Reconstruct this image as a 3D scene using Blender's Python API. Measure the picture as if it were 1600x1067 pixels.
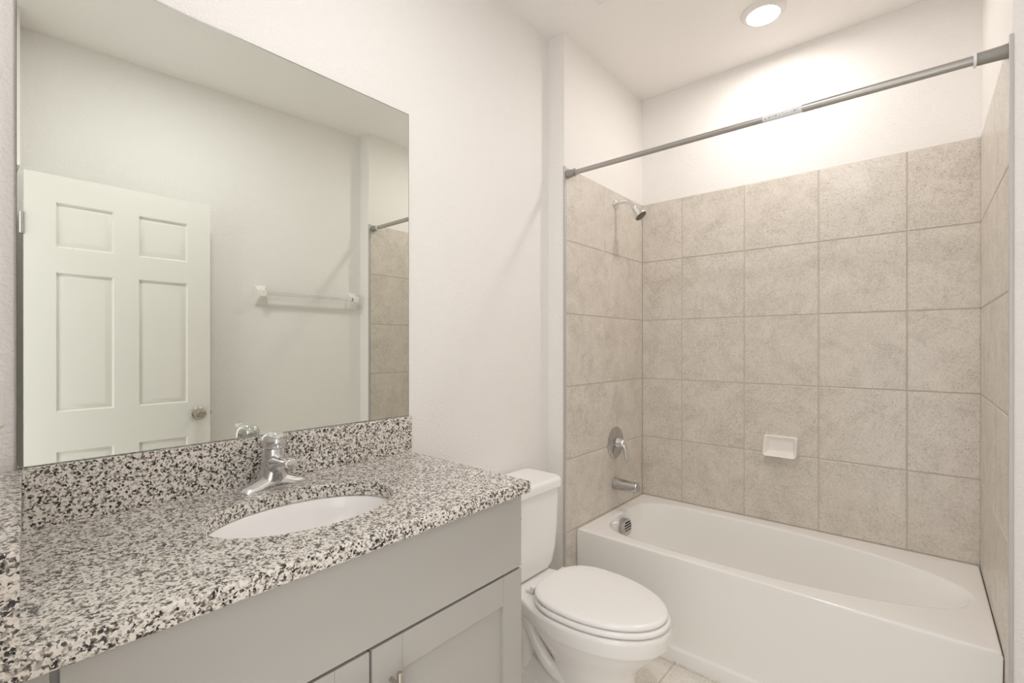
import bpy, bmesh, math, random
from mathutils import Vector, Matrix
PI = math.pi
random.seed(4)
S = bpy.context.scene
for _o in list(bpy.data.objects):
    bpy.data.objects.remove(_o)
COL = S.collection

# ------------------------------------------------------------------ key sizes
H = 2.7121            # ceiling
WL, WR = 0.088, 1.508  # alcove side walls
YF = -0.8025          # front of the alcove walls
ZT, TH = 0.420, 0.336  # tub rim, tile pitch
ZC, ZB = 0.9264, 1.0442  # counter top, backsplash top
YT = -0.707           # tub front

# ------------------------------------------------------------------ camera, light, exposure
cam = bpy.data.cameras.new('camera')
cam.sensor_fit = 'HORIZONTAL'
cam.sensor_width = 36.0
cam.lens = 36.0 * 744.53 / 1600
cam.shift_y = 7.64 / 1600
cam.clip_start = 0.02
cam_o = bpy.data.objects.new('camera', cam)
COL.objects.link(cam_o)
cam_o.location = (1.3244, -2.6129, 1.2806)
cam_o.rotation_euler = (PI / 2 - 0.0009, 0, 0.7084)
S.camera = cam_o
S.view_settings.view_transform = 'Standard'
S.view_settings.look = 'None'
S.view_settings.exposure = 0.50
S.view_settings.gamma = 1.0
S.view_settings.use_curve_mapping = False
S.cycles.max_bounces = 14
S.cycles.diffuse_bounces = 8
S.cycles.glossy_bounces = 8
S.cycles.transmission_bounces = 10
S.cycles.sample_clamp_indirect = 6.0
S.cycles.caustics_reflective = False
S.cycles.caustics_refractive = False

W = bpy.data.worlds.new('world')
S.world = W
W.use_nodes = True
W.node_tree.nodes['Background'].inputs[0].default_value = (1.0, 0.995, 0.98, 1)
W.node_tree.nodes['Background'].inputs[1].default_value = 1.5   # daylight of the hallway behind the doorway

TUB_LAMP = (1.0, 0.94, 0.885)     # colour of the lamp over the tub
TUB_LAMP_STRENGTH = 118.0
def lamp(name, loc, radius, power, col):
    L = bpy.data.lights.new(name, 'AREA')
    L.shape = 'DISK'
    L.size = radius * 2
    L.energy = power
    L.color = col
    o = bpy.data.objects.new(name, L)
    o.location = loc
    COL.objects.link(o)
    return o
lamp('vanity_ceiling_lamp', (0.90, -1.95, H - 0.012), 0.11, 6.5, (1.0, 1.0, 1.0))

# ------------------------------------------------------------------ materials
def nodes(name):
    m = bpy.data.materials.new(name)
    m.use_nodes = True
    nt = m.node_tree
    return m, nt, nt.nodes['Principled BSDF']
def N(nt, t, **kw):
    n = nt.nodes.new(t)
    for k, v in kw.items():
        if hasattr(n, k) and not k.startswith('i_'):
            setattr(n, k, v)
        else:
            n.inputs[k[2:].replace('_', ' ')].default_value = v
    return n
def plain(name, col, rough=0.5, metal=0.0, bump=0.0, bscale=300.0, coat=0.0, spec=0.5):
    m, nt, b = nodes(name)
    b.inputs['Base Color'].default_value = (*col, 1)
    b.inputs['Roughness'].default_value = rough
    b.inputs['Metallic'].default_value = metal
    b.inputs['Specular IOR Level'].default_value = spec
    b.inputs['Coat Weight'].default_value = coat
    tc = N(nt, 'ShaderNodeTexCoord')
    no = N(nt, 'ShaderNodeTexNoise', i_Scale=bscale, i_Detail=3.0)
    nt.links.new(tc.outputs['Object'], no.inputs['Vector'])
    # slight procedural variation of the gloss
    mr = N(nt, 'ShaderNodeMapRange')
    mr.inputs['To Min'].default_value = max(0.0, rough - 0.03)
    mr.inputs['To Max'].default_value = min(1.0, rough + 0.03)
    nt.links.new(no.outputs['Fac'], mr.inputs['Value'])
    nt.links.new(mr.outputs['Result'], b.inputs['Roughness'])
    if bump > 0:
        bp = N(nt, 'ShaderNodeBump', i_Strength=bump, i_Distance=0.002)
        nt.links.new(no.outputs['Fac'], bp.inputs['Height'])
        nt.links.new(bp.outputs['Normal'], b.inputs['Normal'])
    return m
def ramp(nt, stops, interp='LINEAR'):
    r = N(nt, 'ShaderNodeValToRGB')
    cr = r.color_ramp
    cr.interpolation = interp
    while len(cr.elements) > 1:
        cr.elements.remove(cr.elements[-1])
    cr.elements[0].position = stops[0][0]
    cr.elements[0].color = (*stops[0][1], 1)
    for p, c in stops[1:]:
        e = cr.elements.new(p)
        e.color = (*c, 1)
    return r

def paint_wall(name, col, strength=0.5, scale=140.0):
    m, nt, b = nodes(name)
    b.inputs['Base Color'].default_value = (*col, 1)
    b.inputs['Roughness'].default_value = 0.55
    b.inputs['Specular IOR Level'].default_value = 0.3
    tc = N(nt, 'ShaderNodeTexCoord')
    n1 = N(nt, 'ShaderNodeTexNoise', i_Scale=scale, i_Detail=2.0, i_Roughness=0.5)
    r = ramp(nt, [(0.42, (0, 0, 0)), (0.62, (1, 1, 1))])
    bp = N(nt, 'ShaderNodeBump', i_Strength=strength, i_Distance=0.0012)
    nt.links.new(tc.outputs['Object'], n1.inputs['Vector'])
    nt.links.new(n1.outputs['Fac'], r.inputs['Fac'])
    nt.links.new(r.outputs['Color'], bp.inputs['Height'])
    nt.links.new(bp.outputs['Normal'], b.inputs['Normal'])
    return m

def stone_tile(name, light, mid, dark, rough=0.27):
    m, nt, b = nodes(name)
    tc = N(nt, 'ShaderNodeTexCoord')
    geo = N(nt, 'ShaderNodeNewGeometry')
    mul = N(nt, 'ShaderNodeMath', operation='MULTIPLY')
    mul.inputs[1].default_value = 37.0
    nt.links.new(geo.outputs['Random Per Island'], mul.inputs[0])
    add = N(nt, 'ShaderNodeVectorMath', operation='ADD')
    nt.links.new(tc.outputs['Object'], add.inputs[0])
    nt.links.new(mul.outputs[0], add.inputs[1])
    big = N(nt, 'ShaderNodeTexNoise', i_Scale=9.0, i_Detail=8.0, i_Roughness=0.68, i_Distortion=0.8)
    fine = N(nt, 'ShaderNodeTexNoise', i_Scale=120.0, i_Detail=4.0, i_Roughness=0.75, i_Distortion=0.6)
    for n in (big, fine):
        nt.links.new(add.outputs[0], n.inputs['Vector'])
    mx = N(nt, 'ShaderNodeMix', data_type='FLOAT')
    mx.inputs[0].default_value = 0.55
    nt.links.new(big.outputs['Fac'], mx.inputs[2])
    nt.links.new(fine.outputs['Fac'], mx.inputs[3])
    r = ramp(nt, [(0.36, dark), (0.49, mid), (0.63, light)])
    nt.links.new(mx.outputs[0], r.inputs['Fac'])
    # tiny dark pits
    vo = N(nt, 'ShaderNodeTexNoise', i_Scale=210.0, i_Detail=2.0)
    nt.links.new(add.outputs[0], vo.inputs['Vector'])
    pr = ramp(nt, [(0.30, (0.62, 0.60, 0.56)), (0.40, (1, 1, 1))])
    nt.links.new(vo.outputs['Fac'], pr.inputs['Fac'])
    mm = N(nt, 'ShaderNodeMix', data_type='RGBA', blend_type='MULTIPLY')
    mm.inputs[0].default_value = 1.0
    nt.links.new(r.outputs['Color'], mm.inputs[6])
    nt.links.new(pr.outputs['Color'], mm.inputs[7])
    nt.links.new(mm.outputs[2], b.inputs['Base Color'])
    b.inputs['Roughness'].default_value = rough
    bp = N(nt, 'ShaderNodeBump', i_Strength=0.05, i_Distance=0.002)
    nt.links.new(fine.outputs['Fac'], bp.inputs['Height'])
    nt.links.new(bp.outputs['Normal'], b.inputs['Normal'])
    return m

def granite(name):
    m, nt, b = nodes(name)
    tc = N(nt, 'ShaderNodeTexCoord')
    dn = N(nt, 'ShaderNodeTexNoise', i_Scale=190.0, i_Detail=2.0)
    nt.links.new(tc.outputs['Object'], dn.inputs['Vector'])
    sub = N(nt, 'ShaderNodeVectorMath', operation='SCALE')
    sub.inputs['Scale'].default_value = 0.008
    nt.links.new(dn.outputs['Color'], sub.inputs[0])
    add = N(nt, 'ShaderNodeVectorMath', operation='ADD')
    nt.links.new(tc.outputs['Object'], add.inputs[0])
    nt.links.new(sub.outputs[0], add.inputs[1])
    cell = N(nt, 'ShaderNodeTexVoronoi', i_Scale=270.0)
    nt.links.new(add.outputs[0], cell.inputs['Vector'])
    sep = N(nt, 'ShaderNodeSeparateColor')
    nt.links.new(cell.outputs['Color'], sep.inputs[0])
    clump = N(nt, 'ShaderNodeTexNoise', i_Scale=92.0, i_Detail=3.0, i_Roughness=0.62)
    nt.links.new(tc.outputs['Object'], clump.inputs['Vector'])
    mx = N(nt, 'ShaderNodeMix', data_type='FLOAT')
    mx.inputs[0].default_value = 0.61
    nt.links.new(sep.outputs[0], mx.inputs[2])
    nt.links.new(clump.outputs['Fac'], mx.inputs[3])
    r = ramp(nt, [(0.0, (0.012, 0.012, 0.014)), (0.328, (0.018, 0.017, 0.018)), (0.352, (0.09, 0.08, 0.072)),
                  (0.405, (0.20, 0.176, 0.155)), (0.445, (0.42, 0.38, 0.34)), (0.505, (0.66, 0.615, 0.56)),
                  (0.58, (0.80, 0.76, 0.70)), (0.8, (0.86, 0.83, 0.79))])
    nt.links.new(mx.outputs[0], r.inputs['Fac'])
    nt.links.new(r.outputs['Color'], b.inputs['Base Color'])
    b.inputs['Roughness'].default_value = 0.16
    return m

M = {}
M['wall'] = paint_wall('wall_paint', (0.865, 0.845, 0.825))
M['ceiling'] = paint_wall('ceiling_paint', (0.90, 0.88, 0.86), 0.2, 90.0)
M['tile'] = stone_tile('surround_tile', (0.76, 0.71, 0.65), (0.67, 0.62, 0.56), (0.51, 0.465, 0.41))
M['floor_tile'] = stone_tile('floor_stone', (0.86, 0.82, 0.77), (0.79, 0.75, 0.69), (0.66, 0.61, 0.55), 0.45)
M['grout'] = plain('grout', (0.56, 0.51, 0.45), 0.8, bump=0.3)
M['granite'] = granite('granite')
M['cabinet'] = plain('cabinet_paint', (0.47, 0.455, 0.43), 0.42, bump=0.03, bscale=120)
M['cabinet_dark'] = plain('cabinet_inside', (0.10, 0.09, 0.08), 0.7)
M['porcelain'] = plain('porcelain', (0.91, 0.90, 0.885), 0.08, coat=0.3)
M['sink'] = plain('sink_porcelain', (0.93, 0.915, 0.905), 0.10, coat=0.3)
M['seat'] = plain('seat_plastic', (0.93, 0.92, 0.91), 0.22)
M['tub'] = plain('tub_enamel', (0.91, 0.90, 0.88), 0.16, coat=0.2)
M['chrome'] = plain('chrome', (0.78, 0.79, 0.80), 0.06, 1.0)
M['chrome_soft'] = plain('satin_chrome', (0.55, 0.54, 0.53), 0.16, 1.0)
M['nickel'] = plain('brushed_nickel', (0.52, 0.48, 0.42), 0.24, 1.0)
M['rod'] = plain('rod_metal', (0.46, 0.445, 0.42), 0.34, 0.75)
M['rod_cap'] = plain('rod_end_rubber', (0.33, 0.315, 0.29), 0.5, 0.3)
M['dark'] = plain('painted_slot_shade', (0.02, 0.02, 0.02), 0.6)  # near-black colour painted in for the shade inside openings
M['nozzle'] = plain('nozzle_face', (0.16, 0.14, 0.12), 0.5, 0.3)
M['white_plastic'] = plain('white_plastic', (0.85, 0.83, 0.80), 0.35)
M['ceramic'] = plain('white_ceramic', (0.86, 0.83, 0.79), 0.12, coat=0.3)
M['label'] = plain('paper_label', (0.84, 0.85, 0.86), 0.5)
M['print'] = plain('label_print', (0.30, 0.31, 0.34), 0.6)
M['door'] = plain('door_paint', (0.82, 0.80, 0.76), 0.42, bump=0.04, bscale=60)
M['trim_white'] = plain('trim_paint', (0.83, 0.80, 0.77), 0.4)
M['edge_trim'] = plain('edge_trim_metal', (0.55, 0.54, 0.53), 0.4, 0.4)
M['glass_edge'] = plain('mirror_glass_edge', (0.20, 0.215, 0.19), 0.25)
M['caulk'] = plain('caulk', (0.50, 0.46, 0.41), 0.6)
mm, nt_, b_ = nodes('mirror_silver')
b_.inputs['Base Color'].default_value = (0.82, 0.85, 0.80, 1)
b_.inputs['Metallic'].default_value = 1.0
tc_ = N(nt_, 'ShaderNodeTexCoord')
no_ = N(nt_, 'ShaderNodeTexNoise', i_Scale=3.0)
nt_.links.new(tc_.outputs['Object'], no_.inputs['Vector'])
mr_ = N(nt_, 'ShaderNodeMapRange')
mr_.inputs['To Min'].default_value = 0.0
mr_.inputs['To Max'].default_value = 0.004
nt_.links.new(no_.outputs['Fac'], mr_.inputs['Value'])
nt_.links.new(mr_.outputs['Result'], b_.inputs['Roughness'])
M['mirror'] = mm
m_, nt_, b_ = nodes('clear_acrylic')
b_.inputs['Base Color'].default_value = (0.97, 0.97, 0.96, 1)
b_.inputs['Roughness'].default_value = 0.05
b_.inputs['IOR'].default_value = 1.25
b_.inputs['Transmission Weight'].default_value = 0.85
M['acrylic'] = m_
m_, nt_, b_ = nodes('lamp_diffuser')
b_.inputs['Base Color'].default_value = (1, 1, 1, 1)
b_.inputs['Emission Color'].default_value = (*TUB_LAMP, 1)
b_.inputs['Emission Strength'].default_value = TUB_LAMP_STRENGTH
M['lamp'] = m_

# ------------------------------------------------------------------ mesh helpers
def obj(name, bm, mat, parent=None, smooth=35.0, **props):
    me = bpy.data.meshes.new(name)
    bmesh.ops.recalc_face_normals(bm, faces=bm.faces)
    bm.to_mesh(me)
    bm.free()
    for mt in (mat if isinstance(mat, (list, tuple)) else [mat]):
        me.materials.append(M[mt])
    if smooth:
        for p in me.polygons:
            p.use_smooth = True
        me.set_sharp_from_angle(angle=math.radians(smooth))
    o = bpy.data.objects.new(name, me)
    if smooth:
        wn = o.modifiers.new('even_shading', 'WEIGHTED_NORMAL')
        wn.keep_sharp = True
        wn.weight = 80
    COL.objects.link(o)
    if parent is not None:
        o.parent = parent
        o.matrix_parent_inverse = Matrix.Translation(-Vector(parent.location))
    for k, v in props.items():
        o[k] = v
    return o
def thing(name, loc, label, cat, group=None):
    o = bpy.data.objects.new(name, None)
    o.location = loc
    o.empty_display_size = 0.05
    COL.objects.link(o)
    o['label'] = label
    o['category'] = cat
    if group:
        o['group'] = group
    return o
def structure(name, bm, mat, smooth=35.0):
    return obj(name, bm, mat, None, smooth, kind='structure')
def box(bm, x0, x1, y0, y1, z0, z1, bev=0.0, seg=2, mi=0):
    v = [bm.verts.new((x, y, z)) for z in (z0, z1) for y in (y0, y1) for x in (x0, x1)]
    fs = [bm.faces.new([v[i] for i in q]) for q in
          ((0, 2, 3, 1), (4, 5, 7, 6), (0, 1, 5, 4), (2, 6, 7, 3), (0, 4, 6, 2), (1, 3, 7, 5))]
    for f in fs:
        f.material_index = mi
    if bev > 0:
        es = set(e for f in fs for e in f.edges)
        r = bmesh.ops.bevel(bm, geom=list(es), offset=bev, segments=seg, affect='EDGES', profile=0.5)
        for f in r['faces']:
            f.material_index = mi
def prism(bm, poly, z0, z1):
    lo = [bm.verts.new((x, y, z0)) for x, y in poly]
    hi = [bm.verts.new((x, y, z1)) for x, y in poly]
    n = len(poly)
    bm.faces.new(lo[::-1])
    bm.faces.new(hi)
    for i in range(n):
        bm.faces.new((lo[i], lo[(i + 1) % n], hi[(i + 1) % n], hi[i]))
def loft(bm, rings, cap0=True, cap1=True, mi=0):
    vs = [[bm.verts.new(p) for p in r] for r in rings]
    n = len(rings[0])
    out = []
    for a, b in zip(vs, vs[1:]):
        for i in range(n):
            j = (i + 1) % n
            out.append(bm.faces.new((a[i], a[j], b[j], b[i])))
    if cap0:
        out.append(bm.faces.new(vs[0][::-1]))
    if cap1:
        out.append(bm.faces.new(vs[-1]))
    for f in out:
        f.material_index = mi
    return vs
def frame(t):
    t = t.normalized()
    u = Vector((0, 0, 1)) if abs(t.z) < 0.95 else Vector((1, 0, 0))
    a = t.cross(u).normalized()
    return a, a.cross(t).normalized()
def tube(bm, pts, rad, n=20, mi=0, caps=True):
    pts = [Vector(p) for p in pts]
    rr = rad if isinstance(rad, (list, tuple)) else [rad] * len(pts)
    rings = []
    for i, p in enumerate(pts):
        t = (pts[min(i + 1, len(pts) - 1)] - pts[max(i - 1, 0)])
        a, b = frame(t)
        rings.append([p + (a * math.cos(2 * PI * k / n) + b * math.sin(2 * PI * k / n)) * rr[i] for k in range(n)])
    return loft(bm, rings, caps, caps, mi)
def lathe(bm, origin, axis, prof, n=40, mi=0, cap0=True, cap1=True):
    """prof: (distance along axis, radius)"""
    o = Vector(origin)
    ax = Vector(axis).normalized()
    a, b = frame(ax)
    rings = [[o + ax * d + (a * math.cos(2 * PI * k / n) + b * math.sin(2 * PI * k / n)) * max(r, 1e-4) for k in range(n)] for d, r in prof]
    return loft(bm, rings, cap0, cap1, mi)
def smooth_path(ctrl, sub=8):
    c = [Vector(p) for p in ctrl]
    out = []
    for i in range(len(c) - 1):
        p0, p1, p2, p3 = c[max(i - 1, 0)], c[i], c[i + 1], c[min(i + 2, len(c) - 1)]
        for k in range(sub):
            t = k / sub
            out.append(0.5 * ((2 * p1) + (p2 - p0) * t + (2 * p0 - 5 * p1 + 4 * p2 - p3) * t * t + (3 * p1 - p0 - 3 * p2 + p3) * t ** 3))
    out.append(c[-1])
    return out
def rrect(x0, x1, y0, y1, r, k=6):
    o = []
    for cx, cy, a0 in ((x1 - r, y1 - r, 0), (x0 + r, y1 - r, 90), (x0 + r, y0 + r, 180), (x1 - r, y0 + r, 270)):
        for i in range(k + 1):
            a = math.radians(a0 + 90 * i / k)
            o.append((cx + r * math.cos(a), cy + r * math.sin(a)))
    return o
def egg(xb, xf, w, xm, yc, p=2.6, pf=2.0, n=64):
    o = []
    for i in range(n):
        t = 2 * PI * i / n
        c, s = math.cos(t), math.sin(t)
        pp = pf if c > 0 else p
        a = (xf - xm) if c > 0 else (xm - xb)
        o.append((xm + a * math.copysign(abs(c) ** (2 / pp), c), yc + w * math.copysign(abs(s) ** (2 / pp), s)))
    return o
def at_z(poly, z):
    return [(x, y, z) for x, y in poly]

# ------------------------------------------------------------------ room shell
def wallbox(name, *a, mat='wall'):
    bm = bmesh.new()
    box(bm, *a)
    return structure(name, bm, mat, 0)
RX0, RY0 = 1.613, YF            # right wall: front edge of the alcove side ...
RX1, RY1 = 1.751, -2.43         # ... to the hinge side of the doorway
def right_x(y):
    return RX0 + (RX1 - RX0) * (RY0 - y) / (RY0 - RY1)

wall_left = wallbox('wall_left', -0.10, 0.0, -2.72, 0.10, 0, H)
wall_back = wallbox('wall_back', 0.0, 1.72, 0.0, 0.10, 0, H)
wall_al = wallbox('wall_alcove_left', 0.0, WL, YF, 0.0, 0, H)
wall_ar = wallbox('wall_alcove_right', WR, 1.72, YF, 0.0, 0, H)
RE = -2.436                      # end of the right wall, behind the hinge side of the door
def wallprism(name, *polys):
    bm = bmesh.new()
    for p, z0, z1 in polys:
        prism(bm, p, z0, z1)
    return structure(name, bm, 'wall', 0)
wallprism('wall_right', ([(RX0, RY0), (right_x(RE), RE), (2.20, RE), (2.20, -2.34), (right_x(RE) + 0.107, -2.34), (RX0 + 0.107, RY0)], 0, H))  # return at the door end is added as one side of the dark slot
wallprism('wall_near_left', ([(0.0, -2.562), (0.0, -2.72), (0.88, -2.72), (0.88, -2.614)], 0, H))      # pier beside the vanity
wallprism('wall_near_top', ([(0.88, -2.62), (0.88, -2.72), (1.575, -2.72), (1.575, -2.62)], 2.045, H),  # over the doorway
          ([(1.575, RE), (1.575, -2.462), (2.20, -2.462), (2.20, RE)], 2.045, H))  # runs back as the lid of the added dark slot
# hinge jamb, brought forward; the deep slot behind the door is added to stay dark
wallprism('wall_near_right', ([(1.575, -2.462), (1.575, -2.72), (2.20, -2.72), (2.20, -2.462)], 0, H), ([(2.08, RE), (2.08, -2.462), (2.20, -2.462), (2.20, RE)], 0, 2.045))  # second block closes the far end of the added slot
wallbox('ceiling', -0.10, 1.95, -2.72, 0.10, H, H + 0.08, mat='ceiling')

# tile sheets: every tile a bevelled slab over a grout bed
def tile_sheet(name, plane, us, vs, off, parent, mat='tile', gap=0.0022, thick=0.0045, bev=0.0020):
    """plane: function (u, v, d) -> xyz, d = distance out of the wall"""
    bm = bmesh.new()
    def slab(u0, u1, v0, v1, d0, d1, b, mi):
        lo = [plane(u, v, d0) for u, v in ((u0, v0), (u1, v0), (u1, v1), (u0, v1))]
        mid = [plane(u, v, d1 - b) for u, v in ((u0, v0), (u1, v0), (u1, v1), (u0, v1))]
        hi = [plane(u, v, d1) for u, v in ((u0 + b, v0 + b), (u1 - b, v0 + b), (u1 - b, v1 - b), (u0 + b, v1 - b))]
        loft(bm, [lo, mid, hi], True, True, mi)
    slab(us[0], us[-1], vs[0], vs[-1], off, off + thick - 0.0022, 0.0001, 1)
    for i in range(len(us) - 1):
        for j in range(len(vs) - 1):
            slab(us[i] + gap, us[i + 1] - gap, vs[j] + gap, vs[j + 1] - gap, off, off + thick, bev, 0)
    return obj(name, bm, [mat, 'grout'], parent, 0)
rows = [ZT + TH * k for k in range(6)]
tile_sheet('tile_surround', lambda u, v, d: (u, -d, v), [WL + 0.001, 0.323, 0.644, 0.966, 1.283, WR - 0.001], [0.02] + rows, 0.0, wall_back)
tile_sheet('tile_surround', lambda u, v, d: (WL + d, u, v), [-0.796, -0.447, -0.0052], [0.0, 0.084] + rows, 0.0, wall_al)
tile_sheet('tile_surround', lambda u, v, d: (WR - d, u, v), [-0.796, -0.444, -0.0052], [0.0, 0.084] + rows, 0.0, wall_ar)
# metal edge profiles at the outer tile edges
for nm, par, xa, xb in (('edge_trim', wall_al, WL - 0.003, WL + 0.006), ('edge_trim', wall_ar, WR - 0.006, WR + 0.003)):
    bm = bmesh.new()
    ya = -0.808 if par is wall_al else -0.8065
    box(bm, xa, xb, ya, -0.7965, 0.0, ZT + 5 * TH + 0.002, 0.0012)
    obj(nm, bm, 'edge_trim', par, label='narrow grey metal strip along the tile edge')
# floor: tiles over a bed
bm = bmesh.new()
box(bm, -0.10, 1.95, -2.72, 0.10, -0.08, -0.006)
floor = structure('floor', bm, 'grout', 0)
fx = [-0.09 + 0.33 * k for k in range(7)]
fy = [-2.71 + 0.33 * k for k in range(9)]
fx[-1] = 1.94
tile_sheet('tile_surface', lambda u, v, d: (u, v, d - 0.006), fx, fy, 0.0, floor, 'floor_tile', thick=0.006)
# baseboards
bm = bmesh.new()
box(bm, 0.0, 0.012, -1.61, YF - 0.012, 0, 0.083, 0.003)
structure('baseboard_left', bm, 'trim_white')
bm = bmesh.new()
prism(bm, [(RX0, RY0), (right_x(-1.9), -1.9), (right_x(-1.9) - 0.012, -1.9), (RX0 - 0.012, RY0)], 0, 0.083)
structure('baseboard_right', bm, 'trim_white')

# ------------------------------------------------------------------ door, standing open in front of the right wall
DX, DY0, DY1, DZ = 1.553, -2.426, -1.734, 2.026
def build_door():
    bm = bmesh.new()
    ys = [DY0, -2.328, -2.131, -2.037, -1.836, DY1]
    zs = [0.012, 0.24, 0.816, 0.991, 1.602, 1.712, 1.908, DZ]
    xb = DX + 0.035
    grid = [[bm.verts.new((DX, y, z)) for z in zs] for y in ys]
    panels = []
    for i in range(5):
        for j in range(7):
            f = bm.faces.new((grid[i][j], grid[i + 1][j], grid[i + 1][j + 1], grid[i][j + 1]))
            if i in (1, 3) and j in (1, 3, 5):
                panels.append(f)
    back = [bm.verts.new((xb, y, z)) for y, z in ((ys[0], zs[0]), (ys[-1], zs[0]), (ys[-1], zs[-1]), (ys[0], zs[-1]))]
    bm.faces.new(back)
    bm.faces.new([grid[0][j] for j in range(8)] + [back[3], back[0]])
    bm.faces.new([grid[5][j] for j in range(7, -1, -1)] + [back[1], back[2]])
    bm.faces.new([grid[i][0] for i in range(5, -1, -1)] + [back[0], back[1]])
    bm.faces.new([grid[i][7] for i in range(6)] + [back[2], back[3]])
    bmesh.ops.recalc_face_normals(bm, faces=bm.faces)
    for f in panels:                                   # moulded recess, then a raised field
        bmesh.ops.inset_individual(bm, faces=[f], thickness=0.008, depth=-0.011)
        bmesh.ops.inset_individual(bm, faces=[f], thickness=0.007, depth=0.0)
        bmesh.ops.inset_individual(bm, faces=[f], thickness=0.030, depth=0.0095)
    d = obj('door_1', bm, 'door', None, 25, kind='structure')
    ky, kz = -1.792, 0.928
    bm = bmesh.new()
    lathe(bm, (DX, ky, kz), (-1, 0, 0), [(0, 0.033), (0.004, 0.033), (0.008, 0.028), (0.010, 0.016), (0.022, 0.014), (0.028, 0.020),
                                         (0.036, 0.0265), (0.046, 0.0275), (0.054, 0.024), (0.058, 0.017), (0.0585, 0.0155), (0.055, 0.013), (0.055, 0.005)])
    kn = obj('door_knob', bm, 'nickel', d, label='round brushed nickel door knob')
    bm = bmesh.new()
    lathe(bm, (DX - 0.0545, ky, kz), (-1, 0, 0), [(0, 0.0055), (0.003, 0.0050), (0.003, 0.0022), (0.001, 0.0020)], 20)
    k2 = obj('lock_button', bm, 'nickel', kn)
    bm = bmesh.new()
    box(bm, DX + 0.006, DX + 0.028, DY1 - 0.001, DY1 + 0.002, kz - 0.028, kz + 0.028, 0.0006)
    obj('latch_plate', bm, 'nickel', d)
    bm = bmesh.new()
    box(bm, DX + 0.010, DX + 0.024, DY1 + 0.001, DY1 + 0.010, kz - 0.010, kz + 0.010, 0.003)
    obj('latch', bm, 'nickel', d)
    for hz in (1.80, 0.25):
        bm = bmesh.new()
        tube(bm, [(DX - 0.005, DY0 - 0.009, hz - 0.045), (DX - 0.005, DY0 - 0.009, hz + 0.045)], 0.0065, 14)
        for q in (-0.018, 0.018):
            tube(bm, [(DX - 0.005, DY0 - 0.009, hz + q - 0.001), (DX - 0.005, DY0 - 0.009, hz + q + 0.001)], 0.0075, 14)
        box(bm, DX - 0.003, DX + 0.030, DY0 - 0.004, DY0 + 0.001, hz - 0.045, hz + 0.045)
        obj('hinge', bm, 'chrome_soft', d, label='silver door hinge')
build_door()

# ------------------------------------------------------------------ mirror
t = thing('wall_mirror', (0.0, -2.075, ZB), 'large frameless rectangular wall mirror above the granite backsplash', 'mirror')
bm = bmesh.new()
box(bm, 0.0, 0.0056, -2.537, -1.612, ZB + 0.0002, 2.066)
obj('glass_edge', bm, 'glass_edge', t, 0)
bm = bmesh.new()
box(bm, 0.0050, 0.0060, -2.5365, -1.6140, ZB + 0.0012, 2.0635)
obj('mirror_glass', bm, 'mirror', t, 0)

# ------------------------------------------------------------------ countertop with an oval cut-out, splashes
SX, SY, SA, SB = 0.292, -2.105, 0.142, 0.203     # sink opening
XCF = 0.545
CPOLY = [(XCF, -1.628), (0.001, -1.613), (0.001, -2.5615), (XCF, -2.5935)]
def ray_poly(cx, cy, ang, poly):
    dx, dy = math.cos(ang), math.sin(ang)
    best = None
    for (x0, y0), (x1, y1) in zip(poly, poly[1:] + poly[:1]):
        ex, ey = x1 - x0, y1 - y0
        den = dx * ey - dy * ex
        if abs(den) < 1e-12:
            continue
        tt = ((x0 - cx) * ey - (y0 - cy) * ex) / den
        uu = ((x0 - cx) * dy - (y0 - cy) * dx) / den
        if tt > 0 and -1e-6 <= uu <= 1 + 1e-6 and (best is None or tt < best):
            best = tt
    return best
def angle_set(cx, cy, poly, n, spread=0.004):
    a = [2 * PI * k / n for k in range(n)]
    for x, y in poly:
        q = math.atan2(y - cy, x - cx) % (2 * PI)
        a += [q - spread, q, q + spread]
    return sorted(v % (2 * PI) for v in a)
def offset_poly(poly, cx, cy, d):
    out = []
    for x, y in poly:
        out.append((x + (d if x < cx else -d), y + (d if y < cy else -d)))
    return out
def counter():
    bm = bmesh.new()
    A = angle_set(SX, SY, CPOLY, 96)
    def poly_ring(p, z):
        return [(SX + ray_poly(SX, SY, a, p) * math.cos(a), SY + ray_poly(SX, SY, a, p) * math.sin(a), z) for a in A]
    def ell(s, z):
        out = []
        for a in A:
            r = 1 / math.sqrt((math.cos(a) / (SA + s)) ** 2 + (math.sin(a) / (SB + s)) ** 2)
            out.append((SX + r * math.cos(a), SY + r * math.sin(a), z))
        return out
    z0 = ZC - 0.032
    rings = [ell(0, z0), ell(0, ZC - 0.0012), ell(0.0012, ZC)]
    rings += [poly_ring(offset_poly(CPOLY, SX, SY, d), z) for d, z in ((0.005, ZC), (0.0015, ZC - 0.0015), (0, ZC - 0.005), (0, z0 + 0.004), (0.003, z0))]
    rings.append(ell(0, z0))
    loft(bm, rings, False, False)
    bmesh.ops.remove_doubles(bm, verts=bm.verts, dist=1e-5)
    return bm
ct = obj('countertop', counter(), 'granite', None, 40, label='speckled black and white granite vanity countertop with oval sink opening', category='countertop')
bm = bmesh.new()
box(bm, 0.001, 0.022, -2.531, -1.611, ZC, ZB, 0.0018)
obj('backsplash', bm, 'granite', None, label='low granite backsplash strip under the mirror', category='backsplash')
bm = bmesh.new()
def sidesplash():
    p = [(0.023, -2.5310), (0.533, -2.5650), (0.533, -2.5910), (0.023, -2.5625)]
    def off(d):
        return [(x + (d if x < 0.2 else -d), y + (-d if y > -2.5655 and y != -2.5625 else d)) for x, y in p]
    loft(bm, [at_z(p, ZC), at_z(p, ZB - 0.002), at_z(off(0.002), ZB)])
sidesplash()
obj('sidesplash', bm, 'granite', None, label='granite side splash at the left end of the countertop', category='side splash')

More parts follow.
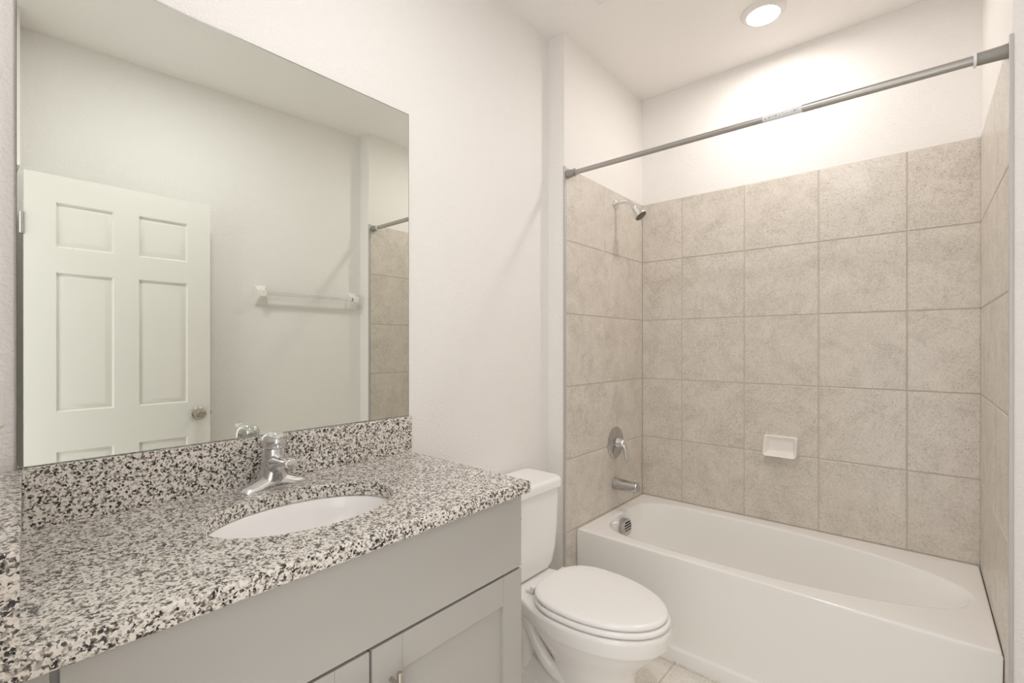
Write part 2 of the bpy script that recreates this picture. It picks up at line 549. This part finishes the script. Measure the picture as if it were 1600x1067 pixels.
# ------------------------------------------------------------------ sink
def sink():
    t = thing('sink', (SX, SY, ZC - 0.032), 'oval white undermount sink set below the granite counter', 'sink')
    bm = bmesh.new()
    prof = [(1.10, -0.0335), (1.03, -0.0335), (1.0, -0.038), (0.965, -0.065), (0.90, -0.105), (0.78, -0.140), (0.58, -0.160), (0.34, -0.168), (0.11, -0.171)]
    n = 72
    R = [[(SX + SA * s * math.cos(2 * PI * k / n), SY + SB * s * math.sin(2 * PI * k / n), ZC + z) for k in range(n)] for s, z in prof]
    under = [[(SX + SA * (s + 0.05) * math.cos(2 * PI * k / n), SY + SB * (s + 0.05) * math.sin(2 * PI * k / n), ZC + z - 0.010) for k in range(n)] for s, z in prof[::-1]]
    loft(bm, R + under + [R[0]], False, False)
    bmesh.ops.remove_doubles(bm, verts=bm.verts, dist=1e-5)
    obj('basin', bm, 'sink', t, 60)
    bm = bmesh.new()
    lathe(bm, (SX, SY, ZC - 0.176), (0, 0, 1), [(0, 0.024), (0.005, 0.024), (0.008, 0.021), (0.009, 0.016), (0.012, 0.014), (0.013, 0.004)])
    obj('drain', bm, 'chrome', t)
sink()

# ------------------------------------------------------------------ faucet
def faucet():
    fx0, fy0 = 0.085, -2.092
    t = thing('faucet', (fx0, fy0, ZC), 'chrome single handle faucet behind the oval sink', 'faucet')
    # deck plate with two sloping wings
    bm = bmesh.new()
    rings = []
    for i in range(41):
        q = -1 + 2 * i / 40
        y = fy0 + 0.086 * q
        w = 0.029 * max(0.03, (1 - abs(q) ** 3.4)) ** 0.5
        h = 0.004 + 0.016 * (1 - abs(q) ** 4) + 0.022 * math.exp(-(q / 0.40) ** 2)
        if i in (0, 40):
            h = 0.002
        rings.append([(fx0 + w * math.cos(PI * k / 16), y, ZC + h * math.sin(PI * k / 16) ** 0.7) for k in range(17)])
    loft(bm, rings, True, True)
    obj('base_plate', bm, 'chrome', t, 50)
    # body column, flaring down into the plate
    def oval(z, rx, ry, n=36, dx=0.0):
        return [(fx0 + dx + rx * math.cos(2 * PI * k / n), fy0 + ry * math.sin(2 * PI * k / n), ZC + z) for k in range(n)]
    bm = bmesh.new()
    loft(bm, [oval(0.002, 0.0285, 0.048), oval(0.012, 0.0285, 0.044), oval(0.026, 0.028, 0.036), oval(0.042, 0.0275, 0.0305), (oval(0.065, 0.027, 0.0275)),
              oval(0.088, 0.0265, 0.0265), oval(0.097, 0.026, 0.026), oval(0.0985, 0.0235, 0.0235), oval(0.104, 0.0235, 0.0235)])
    obj('body', bm, 'chrome', t, 50)
    # spout
    bm = bmesh.new()
    rings = []
    for x, zc_, rz, ry in ((0.0, 0.058, 0.030, 0.0245), (0.015, 0.059, 0.0285, 0.0235), (0.030, 0.063, 0.0225, 0.0215), (0.050, 0.068, 0.0165, 0.0195),
                           (0.072, 0.0715, 0.0135, 0.0185), (0.090, 0.073, 0.0125, 0.018), (0.099, 0.073, 0.0115, 0.0165), (0.103, 0.0725, 0.008, 0.012)):
        rings.append([(fx0 + x, fy0 + ry * math.cos(2 * PI * k / 24), ZC + zc_ + rz * math.sin(2 * PI * k / 24)) for k in range(24)])
    loft(bm, rings)
    sp = obj('spout', bm, 'chrome', t, 50)
    bm = bmesh.new()
    lathe(bm, (fx0 + 0.088, fy0, ZC + 0.064), (0, 0, -1), [(0, 0.010), (0.009, 0.010), (0.010, 0.0085), (0.007, 0.0075)], 24)
    obj('aerator', bm, 'chrome_soft', sp)
    # hooded handle, its front drawn out into a lever that curls up
    bm = bmesh.new()
    rings = []
    n = 40
    for zz, r, fwd, tilt in ((0.104, 0.0275, 0.004, 0.0045), (0.107, 0.0288, 0.006, 0.0045), (0.118, 0.0285, 0.008, 0.003), (0.127, 0.0262, 0.010, 0.001), (0.1335, 0.0215, 0.012, 0.0), (0.1375, 0.0145, 0.010, 0.0), (0.1395, 0.006, 0.006, 0.0)):
        rings.append([(fx0 + 0.002 + r * math.cos(2 * PI * k / n) + fwd * max(0, math.cos(2 * PI * k / n)) ** 2, fy0 + r * math.sin(2 * PI * k / n),
                       ZC + zz - tilt * math.cos(2 * PI * k / n)) for k in range(n)])
    loft(bm, rings)
    hd = obj('handle', bm, 'chrome', t, 50)
    bm = bmesh.new()
    rings = []
    for x, zz, hw, hh in ((-0.005, 0.1325, 0.016, 0.0065), (0.015, 0.1325, 0.0175, 0.0065), (0.032, 0.130, 0.0165, 0.0055), (0.046, 0.1285, 0.0140, 0.0042), (0.058, 0.130, 0.0115, 0.0032), (0.068, 0.1345, 0.0095, 0.0026), (0.073, 0.1375, 0.006, 0.0016)):
        rings.append([(fx0 + x, fy0 + hw * math.cos(2 * PI * k / 18), ZC + zz + hh * math.sin(2 * PI * k / 18)) for k in range(18)])
    loft(bm, rings)
    obj('lever', bm, 'chrome', hd, 50)
faucet()

# ------------------------------------------------------------------ vanity cabinet
def vanity():
    t = thing('vanity_cabinet', (0.26, -2.10, 0.0), 'grey painted shaker vanity cabinet under the granite countertop', 'cabinet')
    fxp = 0.500                       # face of the carcass, doors sit 19 mm proud
    XF = 0.519
    yr, yl = -1.634, -2.590
    top = ZC - 0.0325
    bm = bmesh.new()
    zk = 0.10
    box(bm, 0.004, fxp, yr - 0.018, yr, 0.0, top, 0.001)           # right side panel
    prism(bm, [(0.004, -2.5600), (0.004, -2.545), (fxp, -2.572), (fxp, yl)], 0.0, top)   # left side panel
    box(bm, 0.004, 0.016, -2.548, yr - 0.018, zk, top)             # back panel
    box(bm, 0.016, fxp - 0.02, -2.548, yr - 0.018, zk, zk + 0.018)  # floor
    box(bm, fxp - 0.02, fxp, -2.575, -2.515, zk, top, 0.001)        # face frame
    box(bm, fxp - 0.02, fxp, yr - 0.045, yr - 0.018, zk, top, 0.001)
    box(bm, fxp - 0.02, fxp, -2.515, yr - 0.045, top - 0.03, top, 0.001)
    box(bm, fxp - 0.075, fxp - 0.060, -2.57, yr - 0.018, 0.0, zk)    # toe kick
    obj('carcass', bm, 'cabinet', t, 30)
    bm = bmesh.new()                                               # filler strip by the wall
    box(bm, fxp, fxp + 0.004, yl + 0.001, -2.575, zk, top - 0.002, 0.001)
    box(bm, fxp, XF - 0.008, -2.572, -2.538, zk, top - 0.002, 0.001)
    obj('filler_strip', bm, 'cabinet', t, 30)
    bm = bmesh.new()
    box(bm, fxp + 0.001, XF, -2.530, yr, 0.697, top - 0.006, 0.0022)
    obj('drawer_front', bm, 'cabinet', t, 30, label='plain wide grey false drawer front')
    def shaker(y0, y1, z0, z1, hy):
        bm = bmesh.new()
        s = 0.072
        box(bm, fxp + 0.001, XF, y0, y0 + s, z0, z1, 0.0018)
        box(bm, fxp + 0.001, XF, y1 - s, y1, z0, z1, 0.0018)
        box(bm, fxp + 0.001, XF - 0.0003, y0 + s, y1 - s, z0, z0 + s, 0.0012)
        box(bm, fxp + 0.001, XF - 0.0003, y0 + s, y1 - s, z1 - s, z1, 0.0012)
        box(bm, fxp + 0.003, XF - 0.009, y0 + s - 0.004, y1 - s + 0.004, z0 + s - 0.004, z1 - s + 0.004)
        d = obj('door', bm, 'cabinet', t, 30)
        bm = bmesh.new()
        zt_ = 0.640
        tube(bm, [(XF + 0.030, hy, zt_ - 0.150), (XF + 0.030, hy, zt_ - 0.149), (XF + 0.030, hy, zt_ - 0.001), (XF + 0.030, hy, zt_)], [0.0050, 0.0062, 0.0062, 0.0050], 18)
        for z in (zt_ - 0.027, zt_ - 0.123):
            tube(bm, [(XF - 0.0005, hy, z), (XF + 0.030, hy, z)], 0.0045, 14)
        obj('handle', bm, 'nickel', d, label='brushed nickel bar handle')
    shaker(-2.089, yr, 0.115, 0.691, -2.046)
    shaker(-2.530, -2.0945, 0.115, 0.691, -2.132)
vanity()

# ------------------------------------------------------------------ toilet
def toilet():
    yc = -1.168
    t = thing('toilet', (0.40, yc, 0.0), 'white two piece toilet with closed lid between vanity and bathtub', 'toilet')
    bm = bmesh.new()
    # bowl and pedestal
    rings = []
    for z, xb, xf, w, xm, p in ((0.0, 0.32, 0.625, 0.118, 0.47, 2.8), (0.012, 0.32, 0.627, 0.120, 0.47, 2.8), (0.03, 0.325, 0.618, 0.113, 0.47, 2.8), (0.13, 0.33, 0.608, 0.106, 0.47, 2.6),
                                (0.19, 0.31, 0.612, 0.110, 0.47, 2.4), (0.225, 0.28, 0.630, 0.124, 0.46, 2.3), (0.26, 0.25, 0.660, 0.143, 0.455, 2.2),
                                (0.295, 0.23, 0.693, 0.163, 0.45, 2.2), (0.318, 0.22, 0.711, 0.174, 0.45, 2.2), (0.326, 0.215, 0.722, 0.1805, 0.45, 2.2), (0.334, 0.21, 0.7275, 0.1845, 0.45, 2.2),
                                (0.372, 0.21, 0.7310, 0.1875, 0.45, 2.2), (0.381, 0.213, 0.728, 0.185, 0.45, 2.2), (0.386, 0.220, 0.720, 0.178, 0.45, 2.2)):
        rings.append(at_z(egg(xb, xf, w, xm, yc, p), z))
    loft(bm, rings)
    # deck under the tank, flaring into the rim
    def deck(z, g):
        pts = []
        n = 12
        for i in range(n + 1):
            s = i / n
            x = 0.022 + g + (0.40 - 0.022) * s
            e = max(0.0, (s - 0.30) / 0.70)
            pts.append((x, 0.118 - g + 0.066 * e * e * (3 - 2 * e)))
        return [(x, yc + w, z) for x, w in pts] + [(x, yc - w, z) for x, w in pts[::-1]]
    loft(bm, [deck(0.322, 0.012), deck(0.330, 0.004), deck(0.336, 0.001), deck(0.369, 0.0), deck(0.378, 0.003), deck(0.3832, 0.010)])
    # central web and the foot
    rings = []
    for z, x0, x1, w, r in ((0.0, 0.075, 0.50, 0.104, 0.03), (0.080, 0.075, 0.50, 0.102, 0.03), (0.094, 0.080, 0.49, 0.096, 0.03), (0.135, 0.10, 0.47, 0.050, 0.03), (0.20, 0.11, 0.46, 0.036, 0.03), (0.33, 0.06, 0.45, 0.060, 0.03)):
        rings.append(at_z(rrect(x0, x1, yc - w, yc + w, r), z))
    loft(bm, rings)
    # trapway relief on both sides: the descending leg and the curved band running into the pedestal
    for sy in (-1, 1):
        leg = smooth_path([(0.208, yc + sy * 0.056, 0.085), (0.204, yc + sy * 0.060, 0.18), (0.190, yc + sy * 0.062, 0.27), (0.170, yc + sy * 0.060, 0.33)], 6)
        tube(bm, leg, [0.036 - 0.006 * i / (len(leg) - 1) for i in range(len(leg))], 24)
        band = smooth_path([(0.195, yc + sy * 0.085, 0.335), (0.240, yc + sy * 0.088, 0.275), (0.290, yc + sy * 0.088, 0.205), (0.345, yc + sy * 0.084, 0.152), (0.43, yc + sy * 0.078, 0.128)], 6)
        tube(bm, band, [0.019 + 0.004 * i / (len(band) - 1) for i in range(len(band))], 20)
        ridge = [[(0.10, yc + sy * 0.03, 0.10), (0.10, yc + sy * 0.098, 0.088), (0.10, yc + sy * 0.060, 0.150), (0.10, yc + sy * 0.03, 0.150)],
                 [(0.23, yc + sy * 0.03, 0.10), (0.23, yc + sy * 0.099, 0.088), (0.23, yc + sy * 0.064, 0.148), (0.23, yc + sy * 0.03, 0.150)],
                 [(0.32, yc + sy * 0.03, 0.08), (0.32, yc + sy * 0.100, 0.088), (0.32, yc + sy * 0.078, 0.118), (0.32, yc + sy * 0.03, 0.125)],
                 [(0.40, yc + sy * 0.03, 0.08), (0.40, yc + sy * 0.100, 0.088), (0.40, yc + sy * 0.088, 0.098), (0.40, yc + sy * 0.03, 0.100)]]
        loft(bm, ridge)
    obj('bowl', bm, 'porcelain', t, 50)
    # tank
    ty = -1.186
    bm = bmesh.new()
    rings = []
    for z, x0, x1, w, r in ((0.388, 0.045, 0.180, 0.135, 0.03), (0.394, 0.036, 0.192, 0.152, 0.04), (0.415, 0.028, 0.199, 0.168, 0.045), (0.47, 0.022, 0.204, 0.181, 0.045),
                            (0.56, 0.020, 0.208, 0.188, 0.045), (0.66, 0.018, 0.211, 0.1915, 0.045), (0.714, 0.018, 0.212, 0.192, 0.045)):
        rings.append(at_z(rrect(x0, x1, ty - w, ty + w, r, 8), z))
    loft(bm, rings)
    tk = obj('tank', bm, 'porcelain', t, 60)
    bm = bmesh.new()
    rings = []
    for z, g, in ((0.710, 0.006), (0.7135, 0.001), (0.718, 0.0), (0.738, 0.0), (0.746, 0.003), (0.7505, 0.009), (0.752, 0.018)):
        rings.append(at_z(rrect(0.012 + g, 0.222 - g, ty - 0.200 + g, ty + 0.200 - g, 0.045 - g * 0.6, 8), z))
    loft(bm, rings)
    obj('tank_lid', bm, 'porcelain', t, 60)
    bm = bmesh.new()
    lathe(bm, (0.211, ty - 0.148, 0.665), (1, 0, 0), [(0, 0.014), (0.006, 0.014), (0.010, 0.010), (0.018, 0.007)], 24)
    tube(bm, [(0.226, ty - 0.150, 0.665), (0.230, ty - 0.128, 0.663), (0.231, ty - 0.106, 0.658)], [0.006, 0.006, 0.008], 14)
    obj('flush_lever', bm, 'chrome', tk, 50)
    # seat ring and lid
    bm = bmesh.new()
    def slab(zs, xb, xf, w):
        rr = []
        for z, g in zs:
            rr.append(at_z(egg(xb + g, xf - g, w - g, 0.45, yc, 2.7), z))
        loft(bm, rr)
    slab(((0.3885, 0.006), (0.391, 0.002), (0.396, 0.0), (0.401, 0.001), (0.405, 0.004), (0.4065, 0.010)), 0.268, 0.727, 0.1825)
    seat = obj('seat', bm, 'seat', t, 60)
    bm = bmesh.new()
    slab(((0.4095, 0.007), (0.411, 0.002), (0.416, 0.0), (0.421, 0.001), (0.425, 0.005), (0.4275, 0.014), (0.4295, 0.05), (0.4305, 0.10)), 0.266, 0.719, 0.1765)
    obj('lid', bm, 'seat', t, 60)
    for sy in (-1, 1):
        bm = bmesh.new()
        y = yc + sy * 0.078
        box(bm, 0.232, 0.266, y - 0.018, y + 0.018, 0.3865, 0.399, 0.004, 3)
        tube(bm, [(0.266, y - 0.024, 0.408), (0.266, y + 0.024, 0.408)], 0.0085, 16)
        obj('hinge', bm, 'seat', t, 50)
toilet()

# ------------------------------------------------------------------ bathtub
def bathtub():
    t = thing('bathtub', (0.80, -0.354, 0.0), 'white alcove bathtub with flat apron below grey tiled walls', 'bathtub')
    x0, x1, y0, y1 = WL + 0.0065, WR - 0.0065, YT, -0.0055
    xm, yc = 0.62, -0.366
    rect = [(x1, y1), (x0, y1), (x0, y0), (x1, y0)]
    A = angle_set(xm, yc, rect, 144, 0.003)
    def rr(z, g=0.0, front=0.0):
        p = [(x1 - g, y1 - g), (x0 + g, y1 - g), (x0 + g, y0 + g + front), (x1 - g, y0 + g + front)]
        out = []
        for a in A:
            r = ray_poly(xm, yc, a, p)
            out.append((xm + r * math.cos(a), yc + r * math.sin(a), z))
        return out
    def basin(z, xa, xb, b, pl, pr, grow=0.0):
        out = []
        for a in A:
            c, s = math.cos(a), math.sin(a)
            aa, p = ((xb - xm) + grow, pr) if c > 0 else ((xm - xa) + grow, pl)
            r = (abs(c / aa) ** p + abs(s / (b + grow)) ** p) ** (-1 / p)
            out.append((xm + r * c, yc + r * s, z))
        return out
    bm = bmesh.new()
    rings = [rr(0.0, 0, -0.010), rr(0.046, 0, -0.010), rr(0.052, 0, -0.006), rr(0.055, 0, 0.004), rr(0.408, 0, 0.0), rr(0.4165, 0.0022), rr(ZT, 0.008)]
    X0, X1, B = 0.158, 1.452, 0.271
    rings += [basin(ZT, X0, X1, B, 4.0, 2.2, 0.020), basin(ZT - 0.0015, X0, X1, B, 4.0, 2.2, 0.012), basin(ZT - 0.006, X0, X1, B, 4.0, 2.2, 0.003)]
    for k in range(1, 13):
        s = k / 12
        z = ZT - 0.006 - 0.354 * (s ** 0.9)
        e = s ** 0.85
        q = s ** 4
        rings.append(basin(z, X0 + 0.015 * s + 0.10 * q, X1 - 0.30 * e - 0.06 * q, B - 0.030 * s - 0.045 * q, 4.0 - 0.8 * s, 2.2 + 0.7 * s))
    rings.append(basin(0.054, X0 + 0.20, X1 - 0.44, B - 0.13, 3.0, 3.0))
    loft(bm, rings, False, True)
    obj('tub_shell', bm, 'tub', t, 40)
    # overflow cover on the drain end, shade of its slits painted as black bars
    ox, oy, oz = 0.163, -0.376, 0.352
    ax = Vector((1, 0, 0.06)).normalized()
    bm = bmesh.new()
    lathe(bm, Vector((ox, oy, oz)) - ax * 0.012, ax, [(0, 0.041), (0.034, 0.0435), (0.037, 0.042), (0.038, 0.038)], 40)
    ov = obj('overflow_cover', bm, 'chrome_soft', t, 50, label='round slotted metal overflow cover')
    bm = bmesh.new()
    for k in range(-2, 3):
        z = oz + k * 0.0128
        w = math.sqrt(max(0.0001, 0.034 ** 2 - (k * 0.0128) ** 2))
        box(bm, ox + 0.0255, ox + 0.0272, oy - w, oy + w, z + 0.0005 - 0.0028, z + 0.0005 + 0.0028)
    obj('slot_shade', bm, 'dark', ov, 0)
    bm = bmesh.new()
    lathe(bm, (0.36, yc, 0.053), (0, 0, 1), [(0, 0.032), (0.004, 0.032), (0.007, 0.026), (0.007, 0.012), (0.014, 0.012), (0.016, 0.004)])
    obj('drain', bm, 'chrome', t, 50)
    # caulk line along the floor
bathtub()

# ------------------------------------------------------------------ shower fittings on the left alcove wall
FX = WL + 0.0045
def shower_fittings():
    y = -0.330
    t = thing('shower', (FX, y, 2.036), 'chrome shower head on a bent arm near the top of the tile', 'shower head')
    bm = bmesh.new()
    lathe(bm, (FX, y, 2.036), (1, 0, 0), [(0, 0.030), (0.003, 0.030), (0.007, 0.024), (0.012, 0.013), (0.013, 0.008)])
    obj('flange', bm, 'chrome', t, 50)
    bm = bmesh.new()
    p = smooth_path([(FX + 0.002, y, 2.036), (FX + 0.035, y, 2.038), (FX + 0.065, y, 2.034), (FX + 0.088, y, 2.019), (FX + 0.104, y, 2.000)], 7)
    tube(bm, p, 0.0088, 18)
    obj('arm', bm, 'chrome', t, 50)
    d = Vector((0.62, 0, -0.78)).normalized()
    o = Vector((FX + 0.100, y, 2.004))
    bm = bmesh.new()
    lathe(bm, o, d, [(0, 0.0105), (0.008, 0.0125), (0.015, 0.0125), (0.017, 0.0105), (0.022, 0.014), (0.034, 0.0185), (0.050, 0.0265), (0.064, 0.0325), (0.072, 0.0335), (0.075, 0.031), (0.073, 0.029)])
    h = obj('head', bm, 'chrome', t, 50)
    bm = bmesh.new()
    lathe(bm, o, d, [(0.070, 0.0295), (0.0745, 0.029), (0.076, 0.015), (0.0765, 0.002)])
    obj('nozzle_plate', bm, 'nozzle', h, 50)

    zv = 0.768
    t = thing('shower_valve', (FX, y, zv), 'round chrome shower control with a lever above the tub spout', 'shower control')
    bm = bmesh.new()
    lathe(bm, (FX, y, zv), (1, 0, 0), [(0, 0.083), (0.003, 0.083), (0.008, 0.077), (0.012, 0.060), (0.013, 0.034), (0.016, 0.031)], 56)
    obj('escutcheon', bm, 'chrome_soft', t, 50)
    bm = bmesh.new()
    lathe(bm, (FX + 0.010, y, zv), (1, 0, 0), [(0, 0.030), (0.012, 0.027), (0.024, 0.022), (0.034, 0.021), (0.042, 0.018), (0.047, 0.011), (0.049, 0.003)])
    hub = obj('hub', bm, 'chrome', t, 50)
    bm = bmesh.new()
    p = smooth_path([(FX + 0.040, y, zv + 0.004), (FX + 0.052, y + 0.002, zv - 0.018), (FX + 0.057, y + 0.004, zv - 0.048), (FX + 0.064, y + 0.006, zv - 0.082)], 7)
    tube(bm, p, [0.0185 - 0.0110 * (i / (len(p) - 1)) ** 0.8 for i in range(len(p))], 16)
    obj('lever', bm, 'chrome', t, 50)

    y2, z2 = -0.338, 0.552
    t = thing('tub_spout', (FX, y2, z2), 'chrome tub spout with a diverter knob just above the bathtub', 'tub spout')
    bm = bmesh.new()
    rings = []
    for x, zc_, rz, ry, dn in ((0, 0, 0.031, 0.030, 0), (0.010, 0, 0.031, 0.030, 0), (0.05, 0.0, 0.029, 0.028, 0), (0.085, 0.0, 0.027, 0.026, 0.0), (0.105, -0.001, 0.026, 0.026, 0.006), (0.120, -0.001, 0.026, 0.0255, 0.009),
                           (0.130, -0.001, 0.025, 0.024, 0.009), (0.135, -0.002, 0.020, 0.020, 0.006)):
        r = []
        for k in range(28):
            a = 2 * PI * k / 28
            zz = rz * math.sin(a)
            if zz < 0:
                zz -= dn
            r.append((FX + x, y2 + ry * math.cos(a), z2 + zc_ + zz))
        rings.append(r)
    loft(bm, rings)
    s = obj('spout_body', bm, 'chrome_soft', t, 60)
    bm = bmesh.new()
    tube(bm, [(FX + 0.115, y2, z2 + 0.022), (FX + 0.115, y2, z2 + 0.036)], 0.0035, 12)
    lathe(bm, (FX + 0.115, y2, z2 + 0.033), (0, 0, 1), [(0, 0.005), (0.002, 0.008), (0.007, 0.008), (0.009, 0.005)], 20)
    obj('diverter_knob', bm, 'chrome', t, 50)
shower_fittings()

# ------------------------------------------------------------------ soap dish on the back wall
def soap_dish():
    cx, cz, w, h = 0.812, 0.797, 0.074, 0.050
    yb = -0.0045
    t = thing('soap_dish', (cx, yb, cz), 'white ceramic soap dish on the tiled wall above the tub', 'soap dish')
    def ring(g, d, lip, r):
        out = []
        for x, z in rrect(cx - w + g, cx + w - g, cz - h + g, cz + h - g, r):
            q = (cz + h - z) / (2 * h)
            out.append((x, yb - d - lip * q ** 1.5, z))
        return out
    bm = bmesh.new()
    loft(bm, [ring(0.001, 0.0, 0, 0.012), ring(0.0, 0.010, 0.010, 0.012), ring(0.001, 0.020, 0.034, 0.013), ring(0.004, 0.024, 0.040, 0.012), ring(0.009, 0.023, 0.039, 0.010),
              ring(0.014, 0.014, 0.030, 0.010), ring(0.022, 0.006, 0.012, 0.010), ring(0.030, 0.004, 0.006, 0.008)])
    obj('dish', bm, 'ceramic', t, 60)
soap_dish()

# ------------------------------------------------------------------ shower curtain rod
def shower_rod():
    A = Vector((WL + 0.0045, -0.785, 2.068))
    B = Vector((WR - 0.0045, -0.775, 2.072))
    d = (B - A).normalized()
    L = (B - A).length
    t = thing('shower_curtain_rod', (A + B) / 2, 'grey metal tension shower curtain rod with no curtain', 'curtain rod')
    J = 0.955
    bm = bmesh.new()
    tube(bm, [A + d * 0.02, A + d * J], 0.0108, 24)
    obj('inner_tube', bm, 'rod', t, 50)
    bm = bmesh.new()
    tube(bm, [A + d * (J - 0.02), B - d * 0.02], 0.0128, 24)
    obj('outer_tube', bm, 'rod', t, 50)
    bm = bmesh.new()
    lathe(bm, A, d, [(0, 0.019), (0.004, 0.0195), (0.012, 0.018), (0.036, 0.0155), (0.038, 0.0175), (0.043, 0.0175), (0.044, 0.012)], 28)
    obj('end_cap', bm, 'rod_cap', t, 40)
    bm = bmesh.new()
    lathe(bm, B, -d, [(0, 0.019), (0.004, 0.0195), (0.012, 0.018), (0.062, 0.0165), (0.064, 0.012)], 28)
    ec = obj('end_cap', bm, 'rod_cap', t, 40)
    bm = bmesh.new()
    lathe(bm, B - d * 0.062, -d, [(0, 0.013), (0.0, 0.020), (0.006, 0.020), (0.006, 0.013)], 28)
    obj('collar', bm, 'label', ec, 40, label='thin pale plastic collar')
    # paper label wrapped over the front half of the tube
    bm = bmesh.new()
    u, v = frame(d)
    lab0, lab1 = J - 0.140, J - 0.022
    def wrap(bm_, s0, s1, a0, a1, r0, r1, n=18):
        lo, hi = [], []
        for s in (s0, s1):
            row = []
            for r in (r0, r1):
                row.append([A + d * s + (Vector((0, -1, 0)) * math.cos(a0 + (a1 - a0) * k / n) + Vector((0, 0, 1)) * math.sin(a0 + (a1 - a0) * k / n)) * r for k in range(n + 1)])
            lo.append(row)
        ring0 = lo[0][0] + lo[0][1][::-1]
        ring1 = lo[1][0] + lo[1][1][::-1]
        loft(bm_, [ring0, ring1])
    wrap(bm, lab0, lab1, -2.4, 2.4, 0.0109, 0.0116, 40)
    lb = obj('label', bm, 'label', t, 50, label='white paper sticker wrapped around the rod')
    bm = bmesh.new()
    for s0, s1, a0, a1 in ((0.006, 0.012, -0.55, -0.30), (0.018, 0.026, -0.45, -0.20), (0.029, 0.036, -0.38, -0.22), (0.038, 0.045, -0.42, -0.12), (0.051, 0.053, -0.5, -0.1),
                           (0.060, 0.063, -0.15, 0.05), (0.066, 0.082, -0.42, -0.34), (0.085, 0.092, -0.40, -0.28), (0.094, 0.102, -0.45, -0.15), (0.105, 0.107, -0.35, -0.15)):
        wrap(bm, lab0 + s0, lab0 + s1, a0, a1, 0.0114, 0.0118, 3)
    obj('print_marks', bm, 'print', lb, 0)
shower_rod()

# ------------------------------------------------------------------ towel bar on the right wall
def towel_bar():
    ya, yb = -1.437, -0.865
    z = 1.578
    wd = Vector((right_x(yb) - right_x(ya), yb - ya, 0)).normalized()   # along the wall
    nn = Vector((-wd.y, wd.x, 0))                                       # into the room
    if nn.x > 0:
        nn = -nn
    PA = Vector((right_x(ya), ya, z))
    PB = Vector((right_x(yb), yb, z))
    t = thing('towel_bar', (PA + PB) / 2, 'clear acrylic towel bar on white ceramic brackets, seen in the mirror', 'towel bar')
    for P in (PA, PB):
        bm = bmesh.new()
        rings = []
        for d, hw, hh, r in ((0.0, 0.030, 0.056, 0.006), (0.008, 0.030, 0.056, 0.006), (0.014, 0.027, 0.050, 0.008), (0.026, 0.021, 0.034, 0.010), (0.042, 0.018, 0.024, 0.010), (0.056, 0.018, 0.022, 0.010), (0.068, 0.018, 0.021, 0.010), (0.073, 0.014, 0.017, 0.008)):
            up = 0.012 * min(1.0, d / 0.05)
            rings.append([P + nn * d + wd * a + Vector((0, 0, b + up)) for a, b in rrect(-hw, hw, -hh, hh, r)])
        loft(bm, rings)
        obj('bracket', bm, 'ceramic', t, 50)
    bm = bmesh.new()
    q = nn * 0.052 + Vector((0, 0, 0.012))
    tube(bm, [PA + q + wd * 0.012, PB + q - wd * 0.012], 0.0105, 24)
    obj('bar', bm, 'acrylic', t, 50, label='clear acrylic rod')
towel_bar()

# ------------------------------------------------------------------ outlet by the mirror
t = thing('wall_outlet', (0.0, -2.589, 1.172), 'white wall plate at the left edge beside the mirror', 'outlet')
bm = bmesh.new()
def plate(bm):
    def r(g, d):
        return [(d, y, z) for y, z in rrect(-2.5615 + g, -2.5525 - g, 1.128 + g, 1.2165 - g, 0.003)]
    loft(bm, [r(0, 0.0), r(0, 0.004), r(0.0012, 0.0065)])
plate(bm)
obj('cover_plate', bm, 'white_plastic', t, 40)

# ------------------------------------------------------------------ ceiling light over the tub, exhaust fan grille
lx, ly = 0.812, -0.36
t = thing('ceiling_light', (lx, ly, H), 'round white lit ceiling light above the bathtub', 'ceiling light')
bm = bmesh.new()
lathe(bm, (lx, ly, H), (0, 0, -1), [(0, 0.088), (0.004, 0.088), (0.011, 0.080), (0.016, 0.070), (0.017, 0.064), (0.012, 0.061), (0.012, 0.02)], 56)
obj('trim_ring', bm, 'white_plastic', t, 50)
bm = bmesh.new()
lathe(bm, (lx, ly, H - 0.0125), (0, 0, -1), [(0, 0.0605), (0.002, 0.0600), (0.0035, 0.045)], 40)
obj('diffuser', bm, 'lamp', t, 50)
t = thing('exhaust_fan', (0.45, -1.01, H), 'white square ceiling vent grille peeking in at the top edge', 'vent')
bm = bmesh.new()
box(bm, 0.306, 0.586, -1.150, -0.870, H - 0.014, H, 0.005)
gr = obj('grille', bm, 'white_plastic', t, 40)
bm = bmesh.new()  # black bars painted in for the shade between the grille louvres
for k in range(9):
    yy = -1.115 + 0.026 * k
    box(bm, 0.340, 0.552, yy, yy + 0.008, H - 0.0148, H - 0.0135)
obj('slot_shade', bm, 'dark', gr, 0)
